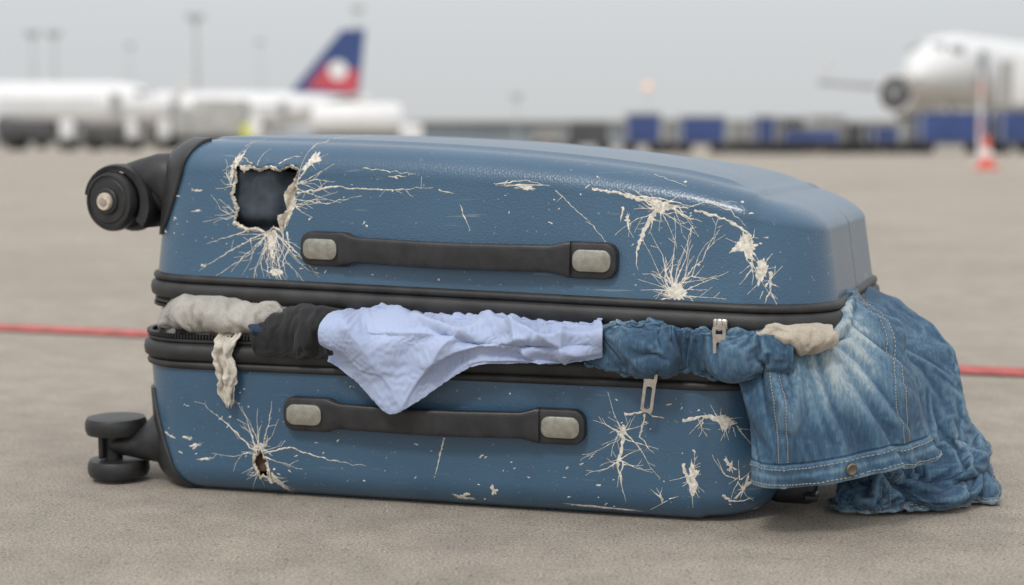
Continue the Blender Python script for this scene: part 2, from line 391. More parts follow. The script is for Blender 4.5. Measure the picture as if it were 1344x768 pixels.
# ---------------------------------------------------------------- cracks & chips
WS=.42
class Marks:
    def __init__(s,S,holes): s.S=S; s.g=Geo(); s.h=holes
    def strip(s,pts,ws,lift=.0004):
        vs=[];fs=[]; prev=None
        H_=[s.S.front(x,z,.00022) for x,z in pts]
        for i in range(len(pts)):
            p,n=H_[i]
            if p is None or any(inpoly(pts[i][0],pts[i][1],h) for h in s.h): prev=None; continue
            a=H_[max(i-1,0)][0]; b=H_[min(i+1,len(pts)-1)][0]
            if a is None or b is None: prev=None; continue
            t=(b-a)
            if t.length<1e-6: prev=None; continue
            w=ws[i]*WS
            sd=t.normalized().cross(n)*w
            l1=random.uniform(.25,.75); k=len(vs); vs+=[p-sd*l1,p+n*min(lift,w*.3),p+sd*(1-l1)]
            if prev is not None:
                q=prev; fs+=[(q,q+1,k+1,k),(q+1,q+2,k+2,k+1)]
            prev=k
        s.g.add(vs,fs,0)
    def line(s,pts,w0,w1=None,jit=.0012,step=.0022,taper=True):
        w1=w0 if w1 is None else w1
        P=[]
        for a,b in zip(pts,pts[1:]):
            l=math.hypot(b[0]-a[0],b[1]-a[1]); n=max(1,int(l/step))
            for i in range(n): P.append((a[0]+(b[0]-a[0])*i/n,a[1]+(b[1]-a[1])*i/n))
        P.append(pts[-1]); N=len(P); Q=[];W=[]; sd=random.random()*50
        for i,(x,z) in enumerate(P):
            t=i/max(1,N-1)
            k=i*.33
            Q.append((x+jit*1.3*noise.noise(Vector((k,sd,0)))+random.uniform(-jit,jit)*.22,z+jit*1.3*noise.noise(Vector((k,sd,9)))+random.uniform(-jit,jit)*.22))
            W.append(max(.0010,(w0+(w1-w0)*t)*random.uniform(.45,1.5)*(min(1,(1-t)*3+.12) if taper else 1)))
            if random.random()<.04 and 2<i<N-2: s.crack(Q[-1][0],Q[-1][1],random.uniform(0,6.28),random.uniform(.005,.014),W[-1]*.7,0)
        s.strip(Q,W); return Q
    def crack(s,x,z,ang,ln,w,dep=2):
        # straight brittle segments with abrupt kinks
        Q=[];W=[];n=max(4,int(ln/.0020)); a=ang; k=0
        for i in range(n+1):
            t=i/n; Q.append((x,z)); W.append(max(.0010,w*(1-t)**1.3*random.uniform(.5,1.6)))
            if k<=0: a=ang+random.uniform(-.26,.26)*(1 if random.random()<.8 else 2.4); k=random.randint(4,10)
            k-=1
            x+=math.cos(a)*.0020; z+=math.sin(a)*.0020
            if dep>0 and random.random()<.075 and 0<i<n-3:
                s.crack(x,z,a+random.choice((-1,1))*random.uniform(.35,.9),ln*(1-t)*random.uniform(.3,.7),W[-1]*.8,dep-1)
        s.strip(Q,W)
    def star(s,x,z,angs,lo,hi,w):
        for a in angs: s.crack(x+random.uniform(-.004,.004),z+random.uniform(-.003,.003),math.radians(a+random.uniform(-9,9)),random.uniform(lo,hi)*random.choice((.6,1,1.3)),w*random.uniform(.5,1.1))
    def blob(s,x,z,rx,rz,rot=0,rough=.5,n=22,seed=None):
        if any(inpoly(x+a,z+b,h) for h in s.h for a,b in ((0,0),(.004,0),(-.004,0),(0,.004),(0,-.004))): return
        ca,sa=math.cos(math.radians(rot)),math.sin(math.radians(rot)); rings=3; vs=[];fs=[]
        c,_n=s.S.front(x,z,.0004)
        if c is None: return
        vs.append(c); K=[1+rough*random.choice((-1.1,-.8,-.3,.1,.4,.9)) for _ in range(n)]
        for j in range(1,rings+1):
            for i in range(n):
                a=2*math.pi*i/n; k=K[i] if j>1 else 1
                u=rx*math.cos(a)*k*j/rings; v=rz*math.sin(a)*k*j/rings
                p,nn=s.S.front(x+u*ca-v*sa,z+u*sa+v*ca,.0004 if j<rings else .0001)
                if p is None: p=vs[-1]
                vs.append(p)
        for i in range(n): fs.append((0,1+i,1+(i+1)%n))
        for j in range(rings-1):
            for i in range(n):
                k=(i+1)%n; fs.append((1+j*n+i,1+(j+1)*n+i,1+(j+1)*n+k,1+j*n+k))
        s.g.add(vs,fs,0)
    def flake(s,pts,shr=.86):
        P=[];N=len(pts)
        cx=sum(p[0] for p in pts)/N; cz=sum(p[1] for p in pts)/N
        for i in range(N):
            a=pts[i]; b=pts[(i+1)%N]; l=math.hypot(b[0]-a[0],b[1]-a[1]); m=max(1,int(l/.0015))
            for k in range(m):
                sp=random.uniform(-.30,.06) if random.random()<.85 else random.uniform(.05,.24)
                x=a[0]+(b[0]-a[0])*k/m; z=a[1]+(b[1]-a[1])*k/m
                P.append((cx+(x-cx)*(1+sp)*shr,cz+(z-cz)*(1+sp)*shr))
        vs=[s.S.front(cx,cz,.0004)[0]]; n=len(P); fs=[]
        for t,o in ((.5,.0004),(1,.0001)):
            for x,z in P:
                q=s.S.front(cx+(x-cx)*t,cz+(z-cz)*t,o)[0]; vs.append(q if q is not None else vs[-1])
        for i in range(n): k=(i+1)%n; fs+=[(0,1+i,1+k),(1+i,1+n+i,1+n+k,1+k)]
        s.g.add(vs,fs,0)
        for _ in range(5):
            q=random.choice(P); s.crack(q[0],q[1],math.atan2(q[1]-cz,q[0]-cx)+random.uniform(-.4,.4),random.uniform(.004,.014),.0022,0)
    def shard(s,a,b,tip,lift,mi=1):
        pa,n=s.S.front(*a,.0002); pb,_=s.S.front(*b,.0002); pt,nt_=s.S.front(*tip,0); pt=pt+nt_*lift
        vs=[];m=7
        for j in range(m+1):
            t=j/m; L0=pa.lerp(pt,t)+n*.003*math.sin(t*3.1); R0=pb.lerp(pt,t)+n*.003*math.sin(t*3.1)
            for k in range(4): q=L0.lerp(R0,k/3)+Vector((random.uniform(-1,1),0,random.uniform(-1,1)))*.0007; vs.append(q)
        k0=len(vs); vs+= [v-n*.0016 for v in vs]; fs=[]
        for j in range(m):
            for k in range(3):
                q=j*4+k; fs+=[(q,q+1,q+5,q+4),(k0+q+4,k0+q+5,k0+q+1,k0+q)]
            for q,r_ in ((j*4,(j+1)*4),((j+1)*4+3,j*4+3)): fs.append((q,r_,k0+r_,k0+q))
        s.g.add(vs,fs,mi)
    def torn(s,poly,w=.006,lift=.004,gain=lambda x,z:1):
        P=[]
        for i in range(len(poly)):
            a=poly[i]; b=poly[(i+1)%len(poly)]; l=math.hypot(b[0]-a[0],b[1]-a[1]); n=max(1,int(l/.0018))
            for k in range(n): P.append((a[0]+(b[0]-a[0])*k/n,a[1]+(b[1]-a[1])*k/n))
        cx=sum(p[0] for p in P)/len(P); cz=sum(p[1] for p in P)/len(P); vs=[];fs=[]; N=len(P)
        for i,(x,z) in enumerate(P):
            dx,dz=x-cx,z-cz; l=math.hypot(dx,dz); dx/=l; dz/=l
            big=(.35+.9*abs(noise.noise(Vector((i*.12,3.3,cx))))*1.6)*gain(x,z)
            o=random.uniform(.15,1.0)*w*big; inn=random.uniform(.0,.35)*w*big+.0018
            for t,lf in ((-inn,random.uniform(-.003,.001)),(0.0,lift*random.uniform(.1,.8)),(o,.0002)):
                p,n=s.S.front(x+dx*t,z+dz*t,0)
                if p is None: p,n=s.S.front(x,z-.01,0)
                vs.append(p+n*lf)
        for i in range(N):
            k=(i+1)%N; fs+=[(3*i,3*i+1,3*k+1,3*k),(3*i+1,3*i+2,3*k+2,3*k+1)]
        s.g.add(vs,fs,1)
mu=Marks(UP,[HU]); 
mu.torn(HU,.0038,.003,lambda x,z:1.8 if x>.150 and z<.340 else 1)
mu.shard((.176,.338),(.166,.302),(.163,.322),.005); mu.shard((.158,.283),(.168,.303),(.156,.298),.004); mu.shard((.106,.350),(.122,.348),(.113,.342),.004)
mu.star(.148,.280,[205,215,225,238,250,262,272,284,298,315,335],.03,.09,.0042)
for sx in (.138,.145,.152,.159,.165): mu.line([(sx,.282),(sx+.004,.266),(sx-.002,.25),(sx+.003,.232)],.0042,.0014)
mu.line([(.150,.281),(.182,.258),(.205,.236)],.0038,.0016)
mu.line([(.138,.279),(.10,.260),(.062,.236)],.0030,.0014); mu.line([(.142,.278),(.112,.250),(.083,.232)],.0026,.0014)
mu.line([(.118,.281),(.09,.272),(.070,.266)],.0024,.0014)
mu.star(.174,.330,[-25,-5,12,28,50,70],.03,.06,.0038); mu.star(.170,.310,[-40,-20,0,15],.02,.05,.0034)
mu.star(.100,.298,[170,195,150,140,120,215],.015,.04,.0032); mu.star(.100,.330,[110,150,175,200],.015,.035,.0034)
mu.line([(.174,.322),(.215,.330),(.275,.328),(.33,.332)],.0042,.0016)
mu.line([(.172,.316),(.21,.312),(.25,.322)],.0028,.0014)
mu.flake([(.094,.350),(.100,.362),(.104,.372),(.109,.362),(.104,.352),(.099,.340),(.095,.325),(.092,.338)])
mu.flake([(.176,.345),(.184,.356),(.190,.368),(.197,.364),(.203,.357),(.194,.354),(.188,.350),(.181,.342)])
mu.flake([(.172,.328),(.176,.315),(.171,.300),(.163,.284),(.158,.276),(.161,.290),(.165,.302),(.169,.316)])
mu.flake([(.141,.278),(.146,.281),(.155,.279),(.152,.262),(.150,.246),(.147,.250),(.145,.265)])
mu.flake([(.145,.240),(.150,.244),(.162,.243),(.168,.238),(.158,.234),(.148,.235)])
mu.line([(.12,.352),(.108,.358),(.10,.362)],.0032,.0014); mu.line([(.126,.351),(.130,.362),(.136,.368)],.0034,.0012)
mu.line([(.152,.352),(.160,.358),(.175,.360)],.0032,.0012)
mu.blob(.066,.242,.004,.0018,20); mu.blob(.055,.322,.006,.0012,0); mu.blob(.055,.300,.007,.0010,10); mu.blob(.025,.315,.005,.001,0)
mu.blob(.425,.337,.024,.0014,2); mu.line([(.397,.337),(.43,.342),(.455,.337)],.003,.0012); mu.blob(.43,.334,.010,.0022,-5)
mu.line([(.36,.315),(.372,.290)],.0030,.0016); mu.line([(.335,.330),(.352,.327)],.0030,.0016); mu.line([(.28,.342),(.30,.343)],.0022,.0014)
mu.line([(.25,.350),(.31,.345)],.0018,.0012); mu.line([(.46,.332),(.50,.30),(.52,.278)],.0020,.0012); mu.line([(.555,.350),(.59,.340)],.0018,.0012)
mu.line([(.498,.335),(.535,.330),(.575,.326),(.60,.320)],.0064,.0022); mu.star(.565,.320,[200,225,250,300,335,355,15,150,180,165],.02,.06,.0046)
mu.line([(.55,.328),(.578,.320),(.60,.305)],.0050,.0018); mu.line([(.575,.320),(.59,.312),(.608,.307)],.0046,.0016); mu.line([(.53,.330),(.55,.325),(.56,.320)],.007,.006)
mu.flake([(.550,.326),(.562,.328),(.575,.325),(.588,.321),(.580,.316),(.570,.313),(.562,.312),(.556,.317)])
mu.line([(.562,.316),(.552,.296),(.545,.275),(.548,.258)],.011,.0034); mu.blob(.535,.306,.0026,.008,10); mu.line([(.53,.318),(.528,.304)],.006,.0015)
mu.star(.585,.238,[80,95,108,62,40,130,150,175,20,350,200,70,120],.035,.07,.0044); mu.flake([(.574,.239),(.582,.245),(.589,.250),(.596,.243),(.600,.236),(.593,.230),(.583,.230),(.577,.233)])
for a_,l_ in ((95,.07),(75,.065),(115,.06)): mu.crack(.584,.242,math.radians(a_),l_,.0050,2)
mu.line([(.600,.318),(.63,.310),(.652,.298),(.657,.286)],.0040,.007)
mu.flake([(.648,.302),(.656,.298),(.661,.287),(.660,.272),(.654,.268),(.650,.279),(.642,.279),(.634,.277),(.640,.286),(.646,.293)],.95)
mu.star(.657,.268,[230,250,275,300],.02,.03,.0038); mu.flake([(.662,.270),(.669,.276),(.673,.266),(.670,.254),(.664,.248),(.661,.258)],.95); mu.line([(.674,.262),(.676,.245),(.672,.232)],.007,.002); mu.star(.673,.245,[60,100,250,280,300],.015,.035,.0038)
mu.line([(.612,.326),(.635,.318),(.650,.305)],.0026,.0014)
for i in range(80):
    x=random.uniform(0,.69); z=random.uniform(.235,.35)
    if .18<x<.53 and .245<z<.287: continue
    mu.blob(x,z,random.uniform(.0006,.0026),random.uniform(.0004,.0010),random.uniform(-30,60),.5,8)
mu.g.obj('upper_shell_cracks',[CHIP,CORE],suit,MU)
ml=Marks(LO,[HL])
ml.torn(HL,.0036,.003); ml.shard((.131,.022),(.134,.032),(.139,.020),.008)
ml.star(.122,.048,[60,78,95,112,128,148,170,190,25,5],.03,.06,.0040)
ml.line([(.128,.048),(.16,.056),(.20,.045),(.242,.040)],.0038,.0014); ml.line([(.118,.050),(.09,.075),(.062,.098),(.05,.101)],.0036,.0014); ml.line([(.12,.05),(.112,.078),(.105,.098)],.0036,.0014)
ml.line([(.126,.05),(.135,.08),(.14,.105)],.0030,.0014); ml.star(.124,.032,[215,240,290,310,330,200],.02,.04,.0038); ml.line([(.132,.03),(.142,.018),(.152,.006)],.007,.004)
ml.flake([(.131,.026),(.136,.030),(.142,.022),(.150,.012),(.156,.003),(.149,.004),(.141,.013),(.133,.019)],.95); ml.flake([(.112,.050),(.118,.057),(.126,.060),(.132,.051),(.124,.055),(.118,.051)])
ml.line([(.328,.075),(.322,.05),(.318,.036)],.0046,.003,.0004); ml.blob(.345,.012,.012,.0022,-8,.6); ml.blob(.35,.016,.005,.0020,20); ml.blob(.38,.022,.0030,.0050,10,.6)
ml.blob(.495,.010,.032,.0016,-3,.5); ml.blob(.178,.086,.0016,.005,8)
ml.blob(.05,.052,.008,.0020,20,.7); ml.blob(.04,.060,.004,.002,0,.7); ml.blob(.06,.038,.009,.0012,10); ml.blob(.015,.060,.007,.002,-20,.7)
ml.star(.513,.090,[60,95,120,150,200,225,250,300,330,20],.02,.05,.0046); ml.line([(.514,.098),(.512,.075),(.508,.055),(.512,.035),(.516,.02)],.0078,.0026); ml.star(.51,.060,[160,190,215,340,10,30,260],.02,.045,.0044); ml.line([(.535,.11),(.53,.085),(.545,.07)],.0052,.002)
ml.line([(.515,.108),(.535,.112),(.555,.106)],.007,.002)
ml.line([(.572,.104),(.590,.110),(.608,.106),(.628,.108)],.007,.003); ml.star(.590,.106,[230,250,270,290,210],.012,.03,.0038); ml.flake([(.590,.112),(.602,.112),(.618,.110),(.626,.103),(.618,.100),(.611,.092),(.607,.102),(.597,.107)]); ml.star(.62,.100,[240,270,300,200],.015,.03,.0044)
ml.line([(.573,.062),(.578,.045),(.583,.030)],.007,.004); ml.flake([(.581,.066),(.586,.062),(.590,.055),(.585,.048),(.589,.040),(.587,.030),(.582,.026),(.578,.034),(.580,.046),(.578,.056)]); ml.star(.577,.05,[20,60,150,200,300,330],.01,.025,.0038)
ml.star(.556,.022,[30,80,120,160,200],.008,.018,.004); ml.star(.625,.045,[60,100,140,220,250,300],.015,.03,.004); ml.blob(.63,.036,.005,.010,-20,.7); ml.blob(.618,.060,.0035,.007,20,.7); ml.line([(.61,.03),(.625,.022),(.64,.026)],.006,.0015)
for i in range(100):
    x=random.uniform(.0,.64); z=random.uniform(.010,.125)
    if .15<x<.48 and .07<z<.115: continue
    ml.blob(x,z,random.uniform(.0006,.0028),random.uniform(.0004,.0011),random.uniform(-30,60),.5,8)
ml.g.obj('lower_shell_cracks',[CHIP,CORE],suit,ML)
# ---------------------------------------------------------------- zip pulls
def pull(mtx,x,z,tilt,name,y=-.012):
    g=Geo(); R=Matrix.Rotation(math.radians(tilt),3,'Y')
    o=Vector((x,y,z))
    g.box(o+Vector((0,.004,0)),(.014,.009,.011),0,None,.002)
    g.box(o+Vector((0,-.001,.000)),(.006,.005,.012),0,None,.002)
    def rr(w,h,r,n=6):
        p=[]
        for cx,cz,a0 in ((w-r,h-r,0),(-w+r,h-r,90),(-w+r,-h+r,180),(w-r,-h+r,270)):
            for i in range(n+1):
                a=math.radians(a0+90*i/n); p.append((cx+r*math.cos(a),cz+r*math.sin(a)))
        return p
    def frame(w,h,wi,hi,cz,ci,th):
        A=rr(w,h,min(w,h)*.6); B=rr(wi,hi,min(wi,hi)*.8); n=len(A); vs=[]
        for yy in (-th,th):
            for px,pz in A: vs.append(o+R@Vector((px,yy-.003,pz+cz)))
            for px,pz in B: vs.append(o+R@Vector((px,yy-.003,pz+cz+ci)))
        fs=[]
        for i in range(n):
            k=(i+1)%n
            fs+=[(i,k,n+k,n+i),(2*n+i,3*n+i,3*n+k,2*n+k),(i,2*n+i,2*n+k,k),(n+i,n+k,3*n+k,3*n+i)]
        g.add(vs,fs,0)
    frame(.0064,.0068,.0034,.0036,-.007,0,.0014)
    frame(.0060,.0165,.0030,.0110,-.025,-.002,.0015)
    g.obj(name,[METAL],suit,mtx)
pull(MU,.634,.212,-3,'zip_pull_upper',-.016)
pull(ML,.545,.156,7,'zip_pull_lower',-.015)
# ---------------------------------------------------------------- clothes
def rid(p,s=1):
    v=0;a=1
    for k in range(3):
        v+=a*(1-2*abs(noise.noise(p*s))); s*=1.9; a*=.45
    return v/1.6
def LL(x,y,z): return ML@Vector((x,y,z))
class Cloth:
    def __init__(s,name,Pf,nu,nv,mat,closed,thick,fold=None,parent=None,sub=0):
        s.nu,s.nv,s.closed=nu,nv,closed; s.thick=thick; s.sub=sub
        w=nu+(0 if closed else 1); s.w=w
        G=[[Vector(Pf(i/nu,j/nv)) for i in range(w)] for j in range(nv+1)]
        if fold:
            N=[[None]*w for _ in G]
            for j in range(nv+1):
                for i in range(w):
                    a=G[j][(i+1)%w if closed else min(i+1,w-1)]-G[j][(i-1)%w if closed else max(i-1,0)]
                    b=G[min(j+1,nv)][i]-G[max(j-1,0)][i]
                    n=a.cross(b); N[j][i]=n.normalized() if n.length>1e-12 else Vector((0,0,1))
            G=[[G[j][i]+N[j][i]*fold(i/nu,j/nv,G[j][i]) for i in range(w)] for j in range(nv+1)]
        vs=[p for r in G for p in r]; fs=[]
        for j in range(nv):
            for i in range(nu):
                k=(i+1)%w if closed else i+1
                fs.append((j*w+i,j*w+k,(j+1)*w+k,(j+1)*w+i))
        s.o=mobj(name,vs,fs,mat,parent,True)
        bm=bmesh.new(); bm.from_mesh(s.o.data); bmesh.ops.recalc_face_normals(bm,faces=bm.faces[:]); bm.to_mesh(s.o.data); bm.free()
    def sim(s,pin,shrink=-.08,press=0,bend=.5,mass=.3,grav=1):
        o=s.o; vg=o.vertex_groups.new(name='pin')
        for j in range(s.nv+1):
            for i in range(s.w):
                k=pin(i/s.nu,j/s.nv)
                if k>0: vg.add([j*s.w+i],k,'REPLACE')
        md=o.modifiers.new('cloth','CLOTH'); c=md.settings; c.quality=5; c.mass=mass; c.tension_stiffness=15; c.compression_stiffness=15; c.shear_stiffness=5; c.bending_stiffness=bend
        c.vertex_group_mass='pin'; c.shrink_min=shrink; c.air_damping=2.5; c.effector_weights.gravity=grav
        if press: c.use_pressure=True; c.uniform_pressure_force=press
        md.collision_settings.collision_quality=2; md.collision_settings.distance_min=.0025; md.collision_settings.use_self_collision=False
        md.point_cache.frame_start=1; md.point_cache.frame_end=FR
        SIMS.append(s)
    def done(s,smooth=1):
        md=s.o.modifiers.new('t','SOLIDIFY'); md.thickness=s.thick; md.offset=0
        if s.sub:
            m2=s.o.modifiers.new('sub','SUBSURF'); m2.levels=s.sub; m2.render_levels=s.sub
    def at(s,i,j): return s.o.data.vertices[j*s.w+(i%s.w)]
FR=24; SIMS=[]; STUFF=[]
def creases(CR,u,v):
    f=0
    for (a,b,h,w) in CR:
        ax,ay=a; bx,by=b; dx,dy=bx-ax,by-ay; L2=dx*dx+dy*dy
        t=max(0,min(1,((u-ax)*dx+(v-ay)*dy)/L2)); d_=abs(math.hypot(u-ax-dx*t,(v-ay-dy*t)*.8)+.006*noise.noise(Vector((t*6,ax*9,0))))
        f+=h*math.exp(-(d_/w)**1.3)*math.sin(math.pi*min(1,max(0,.14+t*.74)))
    return f
zl=[.152,.138,.122,.104,.114,.130,.146,.157,.158,.160,.160,.163,.166]
yl=[-.022,-.022,-.026,-.028,-.028,-.026,-.026,-.030,-.026,-.030,-.026,-.024,-.020]
def shirtP(u,v,off=0):
    x=.224+.270*u
    zb=crl(zl,u); yb=crl(yl,u)
    rows=[(.16,.186),(.08,.199),(.025,.205),(-.014,.203),(-.036,.192),(yb-.014,.176),(yb-.002,(.170+zb)/2+.002),(yb,zb)]
    y=crl([r[0] for r in rows],v)+off; z=crl([r[1] for r in rows],v)-off*.7
    x+= -.02*v*(1-u)*.6 + .012*math.sin(v*3)*(u-.5)
    return LL(x,y,z)
CRS=[((.02,.42),(.30,.97),.0085,.035),((.30,.98),(.60,.45),.012,.034),((.38,.80),(1.0,.55),.011,.026),((.45,.35),(.98,.78),.010,.022),((.08,.30),(.55,.62),.010,.024),((.55,.92),(.95,.90),.007,.022),((.16,.55),(.26,.95),-.008,.030),((.62,.30),(.80,.95),.008,.018),((.50,.70),(.95,.68),-.010,.020),((.30,.45),(.60,.75),-.009,.024),((.70,.75),(.92,.40),-.008,.018),((.85,.35),(.88,.90),.008,.018),((.10,.62),(.40,.60),.005,.016)]
_a=shirtP(.51,.5)-shirtP(.49,.5); _b=shirtP(.5,.52)-shirtP(.5,.48); _n=_a.cross(_b)
SGN=1 if _n.y>0 else -1
def shirtF(u,v,p):
    e=sm(.05,.22,v)
    q=Vector((u*3.0-v*2.4,v*.9+u*.8,.3))
    f=-creases(CRS,u,v)+noise.noise(q*1.3)*.012+noise.noise(Vector((u*9+v*6,v*4,3)))*.003
    return f*e*SGN
shirt=Cloth('dress_shirt',shirtP,150,84,SHIRT,False,.0012,shirtF,None,1)
shirt.sim(lambda u,v:1 if v<.24 else (.5 if (u>.97 and v<.7) else .40),-.09,0,.2,.15,.4)
pv=[];pf=[];rgs=[]
for k in range(14):
    t=k/13; rg=ring(LLo,.45,.012+.20*t,.075,90,45,10); rgs=len(rg)
    for x,y in rg:
        pv.append(LL(x,y,.120+.052*sm(0,.14,t)+.012*noise.noise(Vector((x*14,y*14,3)))+.006*rid(Vector((x*22,y*22,1)))*sm(0,.2,t)))
for k in range(13):
    for i in range(rgs): q=(i+1)%rgs; pf.append((k*rgs+i,k*rgs+q,(k+1)*rgs+q,(k+1)*rgs+i))
pf.append(tuple(range(13*rgs,14*rgs)))
mobj('folded_clothes',pv,pf,DARK)
def loft(rings,nu_exp=.8):
    C=[Vector(r[0]) for r in rings];A=[Vector(r[1]) for r in rings];B=[Vector(r[2]) for r in rings]
    def P(u,v,k=1):
        c=crl(C,v);a=crl(A,v);b=crl(B,v);t=2*math.pi*u; ct,st=math.cos(t),math.sin(t)
        q=lambda w:(abs(w)**nu_exp)*(1 if w>0 else -1)
        return c+a*q(ct)*(1-(1-k)*.45)+b*q(st)*k
    return P
def stuffing(P,v0,v1,k):
    vs=[];fs=[]; nu,nv=26,20
    for j in range(nv+1):
        for i in range(nu): vs.append(P(i/nu,v0+(v1-v0)*j/nv,k))
    for j in range(nv):
        for i in range(nu): q=(i+1)%nu; fs.append((j*nu+i,j*nu+q,(j+1)*nu+q,(j+1)*nu+i))
    STUFF.append((vs,fs))
def scr(seed,sc_=16,amp=.006,st=(1,1,1)):
    def f(u,v,p):
        q=Vector((p.x*st[0],p.y*st[1],p.z*st[2]))*sc_+Vector((seed,seed*2.1,0))
        w=Vector((noise.noise(q*.5),noise.noise(q*.5+Vector((5,5,5))),0))*.8
        return rid(q+w,.8)*amp+noise.noise(q*3.5)*amp*.18
    return f
def outsign(P):
    a=P(.26,.6)-P(.24,.6); b=P(.25,.62)-P(.25,.58); c=(P(.25,.6)+P(.75,.6))/2
    return 1 if a.cross(b).dot(P(.25,.6)-c)>0 else -1
c=Cloth('gray_sweater',loft([(LL(-.015,.08,.178),(0,.05,0),(0,0,.010)),(LL(.02,.055,.188),(0,.060,0),(0,0,.015)),(LL(.07,.045,.188),(0,.055,0),(0,0,.017)),(LL(.13,.050,.186),(0,.05,0),(0,0,.014)),(LL(.17,.06,.178),(0,.04,0),(0,0,.006))]),80,60,GREY,True,.002,scr(1,24,.010),None,1); c.sim(lambda u,v:1 if (v<.05 or v>.95 or .15<u<.35) else .30,-.16,.3,.2,.3,.3)
c=Cloth('black_sweater',loft([(LL(.115,.03,.168),(0,.04,0),(0,0,.010)),(LL(.15,.026,.178),(0,.040,0),(0,0,.018)),(LL(.19,.020,.180),(0,.044,0),(0,0,.021)),(LL(.25,.03,.178),(0,.04,0),(0,0,.015))]),80,60,DARK,True,.002,scr(3,24,.008),None,1); c.sim(lambda u,v:1 if (v<.05 or v>.95 or .15<u<.35) else .2,-.13,.3,.3,.3,.4)
g=Geo(); g.tube([LL(.118,-.002,.186),LL(.128,-.008,.181),LL(.138,-.004,.176),LL(.143,.01,.172)],[.004,.0075,.0075,.004],0,14,(1.2,.7)); g.box(LL(.142,-.007,.176),(.013,.003,.0035),1,Matrix.Rotation(.35,3,'Y'),.001); g.box(LL(.147,-.006,.172),(.004,.003,.008),1,None,.001)
g.obj('belt_strap',[DENIM,M('clip_brass',(.55,.40,.22),.4,metal=1)])
jeans=empty('jeans')
JC=loft([(LL(.465,.04,.174),(0,.04,0),(0,0,.006)),(LL(.495,.026,.181),(0,.045,0),(0,0,.018)),(LL(.53,.004,.178),(0,.045,0),(0,0,.021)),(LL(.57,.018,.184),(0,.045,0),(0,0,.018)),(LL(.61,.002,.179),(0,.045,0),(0,0,.022)),(LL(.66,.03,.182),(0,.045,0),(0,0,.018))])
jc=Cloth('inner_fold',JC,110,100,DENIM,True,.002,scr(5,14,.017),jeans,1)
jc.sim(lambda u,v:1 if (v<.04 or v>.96 or .0<u<.12 or u>.9) else .16,-.16,.4,.3,.3,.4)
JA=loft([((.12,1.62,.178),(.02,.085,0),(0,0,.018)),((.20,1.570,.190),(.045,.08,0),(0,0,.018)),((.262,1.522,.199),(.07,.065,.005),(.006,-.006,.022)),((.302,1.474,.183),(.085,.045,.014),(.012,-.022,.016)),((.308,1.444,.134),(.081,.035,.008),(.010,-.030,.004)),((.314,1.434,.094),(.081,.030,.010),(.008,-.028,.0)),((.322,1.428,.064),(.088,.026,.010),(.008,-.022,0))],.8)
SA=outsign(JA)
CA=[((.47,.36),(.33,.88),.007,.030),((.42,.40),(.43,.84),-.008,.024),((.06,.42),(.20,.90),.007,.032),((.13,.44),(.09,.86),-.008,.024),((.30,.66),(.12,.84),.007,.022),((.40,.76),(.22,.86),-.006,.018),((.46,.60),(.36,.72),.006,.02)]
ja=Cloth('front_leg',JA,140,120,DENIM,True,.0026,lambda u,v,p:SA*creases(CA,u,v)+(scr(8,10,.005,(1,1,.7))(u,v,p)+.004*noise.noise(Vector((p.x*20+p.z*30,p.z*12,2))))*(1-.5*sm(.88,.93,v))+.005*sm(.7,1,v)*math.sin(u*23+2*math.sin(u*9)),jeans,1)
ja.sim(lambda u,v:1 if v<.32 else .16,-.055,.15,.9,.4,.5)
stuffing(JA,.1,.86,.62)
JB=loft([((.24,1.70,.19),(.03,.07,0),(0,0,.015)),((.335,1.655,.200),(.05,.07,0),(0,-.003,.02)),((.398,1.605,.160),(.063,.05,.014),(.02,-.034,.012)),((.412,1.575,.104),(.070,.045,.010),(.02,-.040,0)),((.428,1.560,.062),(.074,.034,.006),(.01,-.042,.0)),((.420,1.545,.024),(.092,.022,-.004),(.006,-.048,.012)),((.410,1.530,.010),(.094,.016,-.002),(.004,-.030,.008))],.85)
SB=outsign(JB)
CB=[((.06,.26),(.14,.92),-.020,.026),((.13,.30),(.22,.90),.014,.026),((.22,.34),(.30,.95),-.018,.024),((.0,.40),(.04,.80),.012,.03),((.01,.62),(.20,.72),.014,.024),((.02,.70),(.24,.80),-.014,.020),((.05,.84),(.40,.86),.014,.022),((.10,.93),(.42,.95),-.010,.018),((.34,.50),(.38,.9),.014,.03),((.28,.66),(.44,.74),-.012,.022),((.96,.30),(.98,.85),-.012,.03)]
jb=Cloth('rear_leg',JB,140,130,DENIM,True,.0026,lambda u,v,p:SB*creases(CB,u,v)+scr(11,11,.007,(1.2,1,.8))(u,v,p)+.005*noise.noise(Vector((p.x*26,p.y*12,p.z*26)))+.006*sm(.7,1,v)*math.sin(u*23+1.5*math.sin(u*11)),jeans,1)
jb.sim(lambda u,v:1 if v<.26 else .14,-.10,.15,.6,.4,.6)
stuffing(JB,.1,.80,.50)
bs=Cloth('beige_shirt',loft([(LL(.60,.03,.192),(0,.03,0),(0,0,.004)),(LL(.63,.010,.194),(0,.03,0),(0,0,.011)),(LL(.66,.000,.191),(0,.03,0),(0,0,.014)),(LL(.69,.004,.188),(0,.028,0),(0,0,.012)),(LL(.71,.016,.19),(0,.02,0),(0,0,.004))]),60,50,BEIGE,True,.0016,scr(14,26,.008),None,1)
bs.sim(lambda u,v:1 if (v<.1 or v>.95 or .1<u<.4) else .25,-.15,.3,.2,.3,.3)
